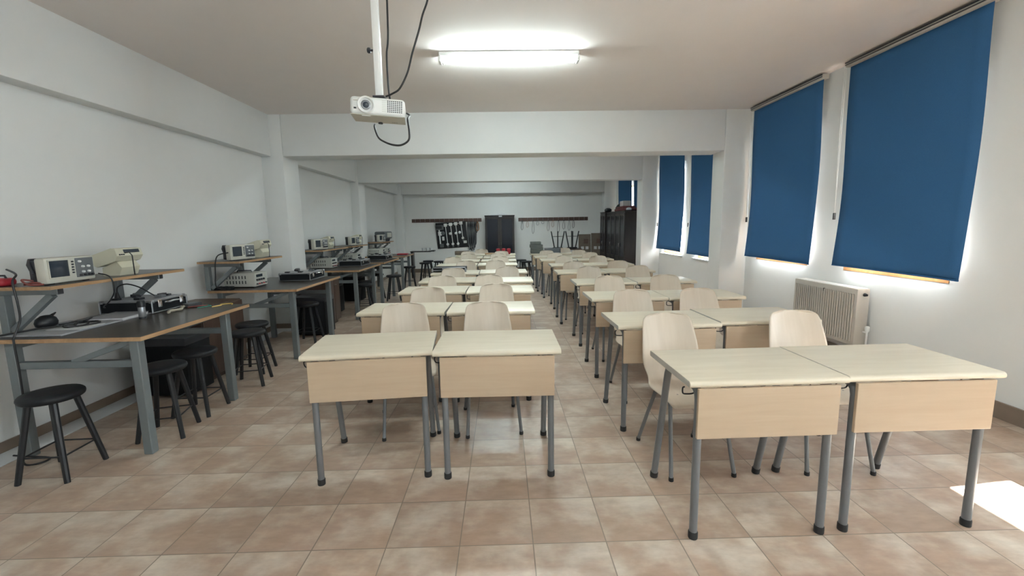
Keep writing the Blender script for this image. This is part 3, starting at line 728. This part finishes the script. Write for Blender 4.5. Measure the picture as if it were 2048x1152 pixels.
single('probe_lead', MB().tube(smooth_path([(-2.86, 5.02, ZSH - .01), (-2.80, 5.14, 1.03), (-2.76, 5.22, .99), (-2.77, 5.30, .96)], 6), .0045, 8), M_cable, 'thin lead below the second upper shelf behind the power supply', 'lead') if False else None
t = thing('socket_block', 'low black socket block left of the power supply on the second workbench', 'socket block', (-3.09, 4.86, Z), 0)
MB().rbox(-.07, .13, -.04, .03, 0, .035, .008).build('body', M_case, t)
MB().lathe([(.015, 0), (.015, .006)], 10, T(.0, -.005, .034)).lathe([(.015, 0), (.015, .006)], 10, T(.06, -.005, .034)).build('sockets', M_dark, t)
single('red_toolbox', MB().rbox(-.12, .12, -.10, .10, 0, .03, .008), M_red, 'flat red item on the last workbench', 'red item', loc=(-2.42, 10.75, Z))
single('steel_tools', MB().rbox(-.012, .012, -.15, .15, 0, .014, .004, 1, T(-2.96, 8.72, Z + .235, R(25), 0, R(-30))).rbox(-.012, .012, -.13, .13, 0, .014, .004, 1, T(-2.90, 8.72, Z + .225, R(22), 0, R(-48))), M_paper, 'white tools lying on the power supply of the fourth workbench', 'tools')

# cupboards under and between the benches
def cupboard(x0, x1, y0, y1, h, m, label, knob=True):
    t = thing('base_cupboard', label, 'cupboard', ((x0 + x1) / 2, (y0 + y1) / 2, 0), 0)
    a, b = (x1 - x0) / 2, (y1 - y0) / 2
    MB().rbox(-a, a, -b, b, .05, h, .004, 1).box(-a + .02, a - .03, -b + .02, b - .02, 0, .05).build('carcass', m, t)
    for s in (-1, 1):
        d = MB().rbox(a, a + .018, s * b / 2 - b / 2 + .004, s * b / 2 + b / 2 - .004, .06, h - .01, .003, 1).build('door', m, t)
        MB().lathe([(.006, 0), (.006, .012), (.011, .016), (.009, .026)], 12, T(a + .018, -s * -.025 if s > 0 else -.025, h - .10, 0, R(90))).build('knob', M_chrome, d)
    return t
cupboard(-3.27, -2.80, 4.06, 4.70, .72, M_brownwood, 'dark brown cupboard standing between the first and second workbench')
cupboard(-3.20, -2.80, 6.30, 6.82 - .44, .66, M_brownwood, 'x') if False else None
cupboard(-2.99, -2.56, 6.42, 6.84, .70, M_brownwood, 'brown cupboard with white knob in front of first left pillar')
t = thing('equipment_chest', 'black chest on the floor under the far half of first workbench', 'chest', (-2.93, 3.83, 0))
MB().rbox(-.24, .20, -.10, .22, .02, .52, .01).build('body', M_case, t)
MB().rbox(-.245, .205, -.105, .225, .46, .53, .01).build('lid', M_dark, t)
t2 = dup(t, (-2.60, 5.985, 0), 0, 'black chest on the floor under the far half of second workbench')
dup(t, (-3.0, 7.50, 0), 0, 'black chest on the floor under the third workbench')
dup(t, (-3.02, 8.80, 0), 0, 'black chest on the floor under the fourth workbench')

# ------------------------------------------------------------------ projector
pole = thing('ceiling_pole', 'slim white ceiling pole carrying the projector', 'projector mount', (-.685, 2.66, 0))
MB().rbox(-.019, .019, -.019, .019, 2.17, H - .006, .004).build('pole', M_white_plastic, pole)
MB().rbox(-.07, .07, -.07, .07, H - .012, H - .001, .004).build('ceiling_plate', M_white_plastic, pole)
k = MB().lathe([(.006, 0), (.006, .016), (.014, .018), (.016, .03), (.012, .036)], 12, T(-.019, 0, 2.42, 0, R(-90))).build('clamp_knob', M_dark, pole)
MB().rbox(-.032, .032, -.032, .032, 2.160, 2.172, .002, 1).build('swivel_plate', M_dark, pole)
t = thing('projector', 'white video projector hanging from the ceiling pole', 'projector', (-.692, 2.66, 2.098)); t.rotation_euler = (R(3), R(2.5), R(11))
MB().rbox(-.145, .145, -.105, .125, -.046, .048, .02, 3).build('housing', M_white_plastic, t)
MB().rbox(-.06, .06, -.04, .04, .046, .060, .006).build('mount_boss', M_white_plastic, t)
lens = MB().lathe([(.044, -.004), (.046, .006), (.042, .016), (.035, .010), (.031, -.01)], 28, T(-.062, -.105, .004, R(90))).build('lens_ring', M_white_plastic, t)
MB().lathe([(.026, 0), (.026, .006), (.021, .008), (.019, .003)], 24, T(-.062, -.104, .004, R(90))).build('lens_barrel', M_alu, lens)
MB().lathe([(.018, 0), (.016, .004), (.008, .007), (.002, .0075)], 20, T(-.062, -.105, .004, R(90))).build('lens_glass', M_screen, lens)
mb = MB()
for r in range(7):
    for c in range(8): mb.box(.05 + c * .0105, .0575 + c * .0105, -.1056, -.1046, -.026 + r * .0092, -.0205 + r * .0092)
mb.build('vent_grid', M_dark, t, smooth=0)
mb = MB()
for r in range(7): mb.box(.022, .046, -.1054, -.1046, -.024 + r * .0092, -.0225 + r * .0092)
mb.build('vent_lines', M_rail, t, smooth=0)
MB().rbox(-.126, -.112, -.1066, -.104, -.020, -.011, .001, 1).build('sensor_window', M_dark, t)
MB().rbox(-.128, -.105, -.1058, -.1046, .022, .0265, .0004, 1).build('front_badge', M_rail, t)
MB().rbox(-.145, .145, -.107, .127, -.049, -.044, .002, 1).build('base_plate', M_beige, t)
MB().rbox(-.085, -.04, -.1, -.088, -.0525, -.0488, .001, 1).build('foot_release', M_white_plastic, t)
MB().lathe([(.012, 0), (.014, -.006), (.012, -.01)], 14, T(.0, .10, -.049)).build('adjust_foot', M_dark, t)
cu = bpy.data.curves.new('certification_marks', 'FONT'); cu.body = 'CBC'; cu.size = .018; cu.extrude = .0004; cu.align_x = 'CENTER'
tmp = bpy.data.objects.new('tmp', cu); C.objects.link(tmp); bpy.context.view_layer.update()
me = bpy.data.meshes.new_from_object(tmp.evaluated_get(bpy.context.evaluated_depsgraph_get())); bpy.data.objects.remove(tmp)
txt = bpy.data.objects.new('certification_marks', me); C.objects.link(txt); txt.parent = t; me.materials.clear(); me.materials.append(M_panel_grey)
txt.location = (.082, .085, -.0494); txt.rotation_euler = (PI, 0, 0)
single('projector_cable', MB().tube(smooth_path([(-.616, 2.68, H), (-.624, 2.68, 2.53), (-.638, 2.68, 2.40), (-.638, 2.68, 2.24), (-.632, 2.68, 2.162)], 6), .0055, 8), M_cable, 'straight black cable dropping from ceiling beside the projector pole', 'cable')
single('projector_cable', MB().tube(smooth_path([(-.31, 2.62, H), (-.36, 2.64, 2.80), (-.392, 2.66, 2.68), (-.423, 2.66, 2.603), (-.446, 2.66, 2.525), (-.488, 2.66, 2.407), (-.521, 2.66, 2.301), (-.568, 2.66, 2.217), (-.612, 2.665, 2.190), (-.655, 2.685, 2.180)], 6), .0055, 8), M_cable, 'curved black cable swinging from ceiling into the projector pole', 'cable')
single('projector_cable', MB().tube(smooth_path([(-.560, 2.78, 2.11), (-.535, 2.74, 2.085), (-.532, 2.66, 2.048), (-.519, 2.62, 1.974), (-.524, 2.62, 1.925), (-.566, 2.62, 1.898), (-.617, 2.63, 1.901), (-.672, 2.66, 1.924), (-.713, 2.69, 1.955), (-.745, 2.74, 2.02), (-.75, 2.77, 2.045)], 6), .0055, 8), M_cable, 'black cable loop hanging below the projector', 'cable')

# ------------------------------------------------------------------ ceiling lamps
def lamp(x, y, label):
    t = thing('fluorescent_light', label, 'ceiling light', (x, y, H))
    MB().rbox(-.635, .635, -.055, .055, -.038, -.001, .005).build('housing', M_white_plastic, t)
    for yy in (-.03, .03):
        MB().tube([(-.60, yy, -.066), (.60, yy, -.066)], .0145, 12).build('tube', M_tube, t)
    for s in (-1, 1):
        MB().rbox(s * .63 - .012, s * .63 + .012, -.05, .05, -.085, -.036, .004).build('lamp_holder', M_white_plastic, t)
lamp(.09, 4.30, 'lit fluorescent tube fitting on the ceiling of the front bay')
lamp(.30, -.55, 'added unseen fluorescent tube fitting on the ceiling behind the camera')  # unseen lamp, added to light the front desk panels more evenly
lamp(.05, 7.9, 'lit fluorescent tube fitting hidden behind the front beam')
lamp(.05, 12.0, 'lit fluorescent tube fitting hidden behind the middle beam')

# ------------------------------------------------------------------ back wall
def tall_cabinet(x, y, rz, label, w=.90, d=.38, h=1.77):
    t = thing('glass_door_cabinet', label, 'cabinet', (x, y, 0), rz, 'dark cabinets with glass doors')
    a, b = w / 2, d / 2
    mb = MB().box(-a, -a + .02, -b, b, .06, h - .03).box(a - .02, a, -b, b, .06, h - .03).box(-a + .02, a - .02, b - .012, b, .06, h - .03).box(-a + .02, a - .02, -b, b - .012, .06, .08)
    mb.rbox(-a - .015, a + .015, -b - .025, b, h - .03, h, .006, 1).rbox(-a - .008, a + .008, -b - .012, b, h - .05, h - .03, .004, 1).box(-a + .02, a - .02, -b + .02, b - .02, 0, .06)
    mb.build('carcass', M_darkwood, t)
    for z in (.62, .98, 1.34): MB().box(-a + .02, a - .02, -b + .03, b - .012, z, z + .018).build('shelf', M_darkwood, t)
    for s in (-1, 1):
        x0, x1 = (-a + .003, -.002) if s < 0 else (.002, a - .003)
        f = .06
        d_ = MB().rbox(x0, x0 + f, -b - .02, -b, .07, h - .055, .003, 1).rbox(x1 - f, x1, -b - .02, -b, .07, h - .055, .003, 1).rbox(x0 + f, x1 - f, -b - .02, -b, h - .115, h - .055, .003, 1).rbox(x0 + f, x1 - f, -b - .02, -b, .07, .13, .003, 1).rbox(x0 + f, x1 - f, -b - .02, -b, .56, .62, .003, 1).build('door', M_darkwood, t)
        MB().box(x0 + f, x1 - f, -b - .012, -b - .008, .62, h - .115).build('glass_pane', M_glassdoor, d_, smooth=0)
        MB().rbox(x0 + f, x1 - f, -b - .014, -b - .006, .13, .56, .002, 1).build('lower_panel', M_darkwood, d_)
        hx = -.03 if s < 0 else .03
        MB().tube([(hx, -b - .02, .86), (hx, -b - .035, .865), (hx, -b - .035, .945), (hx, -b - .02, .95)], .005, 8).build('handle', M_chrome, d_)
    return t
tall_cabinet(-.085, 13.98, 0, 'dark cabinet with two glass doors against the middle of back wall')
tall_cabinet(3.215, 11.42, R(-90), 'nearest dark glass-door cabinet along the window wall, its side facing the room', .92)
tall_cabinet(3.215, 12.37, R(-90), 'middle dark glass-door cabinet along the window wall', .92)
tall_cabinet(3.18, 13.20, R(-90), 'farthest dark glass-door cabinet beside the back right pillar', .62, .38, 1.80)
single('paper_stack', MB().rbox(-.30, .22, -.14, .12, 0, .025, .004, 1).rbox(-.10, .14, -.12, .10, .025, .05, .004, 1), M_paper, 'papers lying on top of the back wall cabinet', 'paper', loc=(-.06, 13.98, 1.77))
single('paper_note', MB().rbox(-.05, .05, -.001, .001, -.02, .02, .0005, 1), M_paper, 'small white note stuck on the back wall cabinet top edge', 'note', loc=(-.06, 13.741, 1.735))
def rack(x0, x1, z, label, n):
    t = thing('coat_rack', label, 'coat rack', ((x0 + x1) / 2, YB, z), 0, 'coat rails on the back wall')
    a = (x1 - x0) / 2
    MB().rbox(-a, a, -.022, -.001, -.055, .055, .004, 1).build('rail', M_rack, t)
    for k in range(n):
        xx = -a + .12 + (2 * a - .24) * k / (n - 1)
        MB().tube([(xx, -.022, .025), (xx, -.05, .028), (xx, -.06, .045)], .006, 6).tube([(xx, -.022, -.015), (xx, -.04, -.03), (xx, -.055, -.02), (xx, -.06, 0)], .005, 6).build('hook', M_alu, t)
    return t
rack(-2.87, -.66, 1.643, 'brown wooden coat rail left of the back cabinet', 14)
rack(.51, 2.73, 1.632, 'brown wooden coat rail right of the back cabinet', 13)
rnd = random.Random(11)
def lead(x, z0, ln, m, label, group, r=.007, wide=.03, cat='lead'):
    y = YB - .055
    p = [(x, y, z0), (x - wide * .5, y + .005, z0 - ln * .35), (x - wide * .8, y + .008, z0 - ln * .75), (x - wide * .2, y + .004, z0 - ln), (x + wide * .6, y + .008, z0 - ln * .8), (x + wide * .5, y + .004, z0 - ln * .35), (x + .005, y - .003, z0)]
    single('test_lead', MB().tube(smooth_path(p, 5), r, 6), m, label, cat, group)
for k in range(13):
    xx = .51 + .12 + (2.22 - .24) * k / 12
    if k in (11, 12): continue
    ln = [.30, .22, .42, .16, .12, .34, .22, .40, .30, .34, .26][k]
    lead(xx + rnd.uniform(-.02, .02), 1.605, ln, [M_dark, M_orange, M_dark, M_panel_grey, M_panel_grey, M_dark, M_orange, M_dark, M_dark, M_panel_grey, M_dark][k], 'thin lead hanging from the coat rail right of the back cabinet', 'leads hanging on the right coat rail', .005, .05)
for k in range(9):
    xx = -1.095 + k * .034
    lead(xx, 1.59, [.80, .9, .88, .92, .85, .9, .82, .72, .35][k], [M_dark, M_panel_grey, M_cable, M_dark][k % 4], 'long dark cable hanging beside the black lamp wiring board', 'cables hanging beside the wiring board', .011, .035, 'cable')
lead(-.79, 1.60, .30, M_orange, 'orange-brown coil of wire hanging at the end of left coat rail', None, .016, .06, 'wire')
# wiring board
t = thing('wiring_board', 'black wiring demonstration board with white lamp holders hung below the left coat rail', 'wiring board', (-1.60, YB - .03, 1.17)); t.rotation_euler = (R(4), R(-3), 0)
MB().rbox(-.50, .46, -.02, .0, -.40, .42, .004, 1).build('board', M_black, t)
for k in range(4):
    x = -.19 + k * .165
    MB().rbox(x - .05, x + .05, -.06, -.018, .29 + k * .012, .385 + k * .012, .01).build('junction_box', M_white_plastic, t)
    zl = -.27 if k < 3 else -.10
    MB().tube([(x, -.03, .30 + k * .012), (x + .02, -.03, zl + .03)], .011, 8).build('conduit', M_white_plastic, t)
    MB().lathe([(.03, 0), (.042, .02), (.042, .045), (.03, .065)], 14, T(x + .022, -.018, zl, R(90))).build('lamp_holder', M_white_plastic, t)
    MB().rbox(x - .005, x + .05, -.05, -.018, zl - .10, zl - .05, .006).build('switch', M_panel_grey, t)
MB().rbox(-.17 + .51, -.07 + .51, -.06, -.018, -.27, -.19, .008).build('socket', M_white_plastic, t)
MB().tube([(-.19, -.03, .345), (.31, -.03, .375)], .008, 8).build('conduit', M_white_plastic, t)
MB().rbox(-.50, -.26, -.07, -.018, .20, .34, .01).build('meter_box', M_panel_grey, t)
MB().rbox(-.49, -.30, -.074, -.07, .24, .33, .004).build('meter_window', M_dark, t)
MB().tube([(-.40, -.03, .20), (-.40, -.03, -.28)], .02, 8).build('conduit', M_white_plastic, t)
MB().rbox(-.44, -.33, -.05, -.018, .02, .14, .01).rbox(-.33, -.26, -.05, -.018, -.14, -.02, .01).build('junction_box', M_white_plastic, t)
MB().lathe([(.06, 0), (.06, .03), (.05, .035)], 18, T(-.29, -.018, .09, R(90))).build('bell', M_panel_grey, t)
MB().rbox(-.42, -.30, -.05, -.018, -.36, -.24, .008).build('transformer', M_panel_grey, t)
for x, z in ((-.06, .06), (.12, .06), (.24, .08)): MB().lathe([(.045, 0), (.04, .035), (.02, .06)], 16, T(x, -.018, z, R(90))).build('buzzer', M_white_plastic, t)

# ------------------------------------------------------------------ small things at the back
t = thing('carry_case', 'black case with chrome edges lying on a fifth-row desk', 'case', (-.82, 6.78, .7573), R(0))
MB().rbox(-.255, .255, -.12, .12, .012, .072, .006).build('shell', M_case, t)
MB().tube([(-.262, -.122, .03), (-.25, -.125, .06), (-.235, -.126, .068), (.235, -.126, .068), (.25, -.125, .06), (.262, -.122, .03)], .007, 8).tube([(-.23, -.124, .03), (.23, -.124, .03)], .006, 8).build('edge_trim', M_alu, t)
for s in (-1, 1): MB().rbox(s * .25 - .015, s * .25 + .015, -.13, -.09, 0, .05, .006).build('corner', M_alu, t)
MB().rbox(-.10, .10, -.131, -.119, .036, .058, .005).build('handle', M_alu, t)
t = thing('red_cup', 'x', 'cup', (0, 0, 0), 0, 'red cups on the last row desk')
MB().lathe([(.034, 0), (.044, .02), (.048, .10), (.05, .11)], 18).build('body', M_red, t)
MB().lathe([(.052, .11), (.052, .118), (.042, .134), (.012, .138)], 18).build('lid', M_red, t)
for k, (x, y, lb) in enumerate(((-.115, 10.86, 'leftmost of three red cups on the last row desk'), (.015, 10.87, 'middle one of three red cups on the last row desk'), (.140, 10.76, 'rightmost of three red cups on the last row desk'))):
    if k == 0: t.location = (x, y, .7573); t['label'] = lb
    else: dup(t, (x, y, .7573), 0, lb)
single('red_mat', MB().rbox(-.14, .10, -.10, .10, 0, .03, .006), M_edge, 'flat orange-brown item left of the red cups', 'flat box', loc=(-.30, 10.86, .7573))
single('brown_carton', MB().rbox(-.17, .17, -.12, .12, 0, .09, .006), M_card, 'brown carton on the last row desk beneath the wiring board', 'carton', loc=(-1.0, 10.9, .7573))
# cartons on the last right desk
for k, (w, z, lb) in enumerate(((.17, 0, 'bottom'), (.15, .072, 'second from bottom'), (.155, .144, 'third from bottom'), (.125, .216, 'topmost'))):
    o = single('grey_carton', MB().rbox(-w, w, -.12, .12, 0, .0715, .006), M_bookgrey, 'grey carton, %s in the stack of four on the last window-side desk' % lb, 'carton', 'cartons stacked on the last desk', loc=(.85 - .015 * k, 10.9, .7573 + z))
t = thing('wire_tray', 'grey wire tray behind the carton stack on the last window-side desk', 'tray', (1.22, 10.9, .7573))
MB().rbox(-.19, .19, -.13, .13, 0, .012, .003, 1).rbox(-.19, -.18, -.13, .13, .012, .11, .003, 1).rbox(.18, .19, -.13, .13, .012, .11, .003, 1).rbox(-.18, .18, .12, .13, .012, .11, .003, 1).build('tray', M_panel_grey, t)
MB().tube([(-.19, -.13, .11), (.19, -.13, .11), (.19, .13, .115), (-.19, .13, .115), (-.19, -.13, .11)], .007, 6).build('rim', M_grey_metal, t)
# table carrying the upturned stools, cardboard behind it
t = thing('side_table', 'dark table under the upturned stools by the back wall', 'table', (1.83, 12.95, 0))
MB().rbox(-.45, .45, -.25, .25, .72, .75, .006).build('table_top', M_rack, t)
for sx in (-1, 1):
    for sy in (-1, 1): MB().rbox(sx * .40 - .02, sx * .40 + .02, sy * .20 - .02, sy * .20 + .02, 0, .72, .003, 1).build('leg', M_dark, t)
for x, h, m, lb in ((2.55, 1.15, M_card, 'left brown cardboard display panel leaning at the back wall'), (2.95, 1.18, M_card, 'right brown cardboard display panel leaning at the back wall')):
    t = thing('display_panel', lb, 'display panel', (x, 13.70, 0), 0, 'cardboard display panels'); t.rotation_euler = (R(-6), 0, 0)
    MB().rbox(-.19, .19, -.012, .012, .004, h, .004, 1).build('panel', m, t)
    for k in (-1, 1): MB().rbox(k * .07 - .045, k * .07 + .045, -.015, -.012, .68, .77, .001, 1).build('card_label', M_paper, t)
    MB().rbox(-.03, .11, -.016, -.012, .86, 1.0, .002, 1).build('picture_patch', M_rack, t)
# corner tray and its cups
t = thing('corner_shelf', 'small dark wall shelf with upturned rim in the back left corner', 'shelf', (-2.35, 12.75, .74))
MB().rbox(-.28, .30, -.14, .14, 0, .025, .004, 1).rbox(.30, .40, -.14, .14, .012, .045, .006, 1, None).build('board', M_black, t)
MB().rbox(-.27, -.21, -.12, .12, -.74, 0, .006).build('pedestal', M_darkwood, t)
for k in range(3): single('white_cup', MB().lathe([(.03, 0), (.042, .05), (.045, .09)], 14), M_paper, 'small white cup on the corner shelf at the back left', 'cup', 'white cups on the corner shelf', loc=(-2.28 + k * .11, 12.75, .7655))
# on top of the window-wall cabinets
single('folded_cloth', MB().rbox(-.20, .18, -.45, .40, 0, .075, .03, 3).rbox(-.18, .15, -.38, .30, .07, .12, .025, 3), M_cloth, 'dark red folded cloth on top of the window-wall cabinets', 'cloth', loc=(3.215, 11.62, 1.77))
single('white_carton', MB().rbox(-.10, .10, -.16, .16, 0, .13, .005), M_box, 'white carton on the red cloth above the cabinets', 'carton', loc=(3.17, 11.50, 1.891))
single('crumpled_cloth', MB().lathe([(.10, 0), (.15, .04), (.14, .12), (.09, .19), (.03, .22)], 14), M_clothdark, 'dark green crumpled bundle left of the white carton above the cabinets', 'bundle', loc=(3.25, 12.25, 1.77))
single('white_bundle', MB().lathe([(.05, 0), (.075, .02), (.06, .06), (.02, .075)], 14), M_paper, 'small white bundle at the front edge above the nearest window-wall cabinet', 'bundle', loc=(3.14, 11.05, 1.77))
single('long_carton', MB().rbox(-.10, .12, -.40, .42, 0, .035, .004, 1), M_box, 'flat white strip lying on the middle window-wall cabinet', 'carton', loc=(3.17, 12.45, 1.77)) if False else None
single('round_bundle', MB().lathe([(.08, 0), (.11, .03), (.10, .08), (.04, .11)], 14), M_black, 'black bundle on top of the farthest window-wall cabinet', 'bundle', loc=(3.12, 13.15, 1.80))

# ------------------------------------------------------------------ light
w = bpy.data.worlds.new('sky'); bpy.context.scene.world = w; w.use_nodes = True
bg = w.node_tree.nodes['Background']; bg.inputs['Color'].default_value = (.88, .95, 1.0, 1); bg.inputs['Strength'].default_value = 10.0
sun = bpy.data.lights.new('sun', 'SUN'); sun.energy = 55; sun.angle = R(.6); sun.color = (1, .975, .93)
so = bpy.data.objects.new('sun', sun); C.objects.link(so)
so.rotation_euler = Vector((-1, -.12, -1.25)).to_track_quat('-Z', 'Y').to_euler()
for (a, b, s, h) in WIN:
    pl = bpy.data.lights.new('window_portal', 'AREA'); pl.shape = 'RECTANGLE'; pl.size = h - s; pl.size_y = b - a; pl.cycles.is_portal = True
    po = bpy.data.objects.new('window_portal', pl); C.objects.link(po); po.location = (XR + .34, (a + b) / 2, (s + h) / 2); po.rotation_euler = (0, R(90), 0)

# ------------------------------------------------------------------ camera
f, p, yw, r, hc = 884.2, .1390, .0191, -.0164, 1.430
cp, sp = math.cos(p), math.sin(p)
F = Vector((math.sin(yw) * cp, math.cos(yw) * cp, -sp)); Rv = Vector((math.cos(yw), -math.sin(yw), 0)); U = Rv.cross(F)
R2 = Rv * math.cos(r) + U * math.sin(r); U2 = -Rv * math.sin(r) + U * math.cos(r)
cam = bpy.data.cameras.new('camera'); co = bpy.data.objects.new('camera', cam); C.objects.link(co)
cam.sensor_width = 36; cam.lens = 36 * f / 2048; cam.clip_start = .05; cam.clip_end = 100
co.matrix_world = Matrix(((R2.x, U2.x, -F.x, 0), (R2.y, U2.y, -F.y, 0), (R2.z, U2.z, -F.z, hc), (0, 0, 0, 1)))
sc = bpy.context.scene
sc.camera = co
sc.view_settings.view_transform = 'Standard'; sc.view_settings.look = 'None'; sc.view_settings.gamma = 1; sc.view_settings.use_curve_mapping = False
sc.view_settings.exposure = 1.45
sc.cycles.use_denoising = True
sc.cycles.max_bounces = 10; sc.cycles.diffuse_bounces = 6
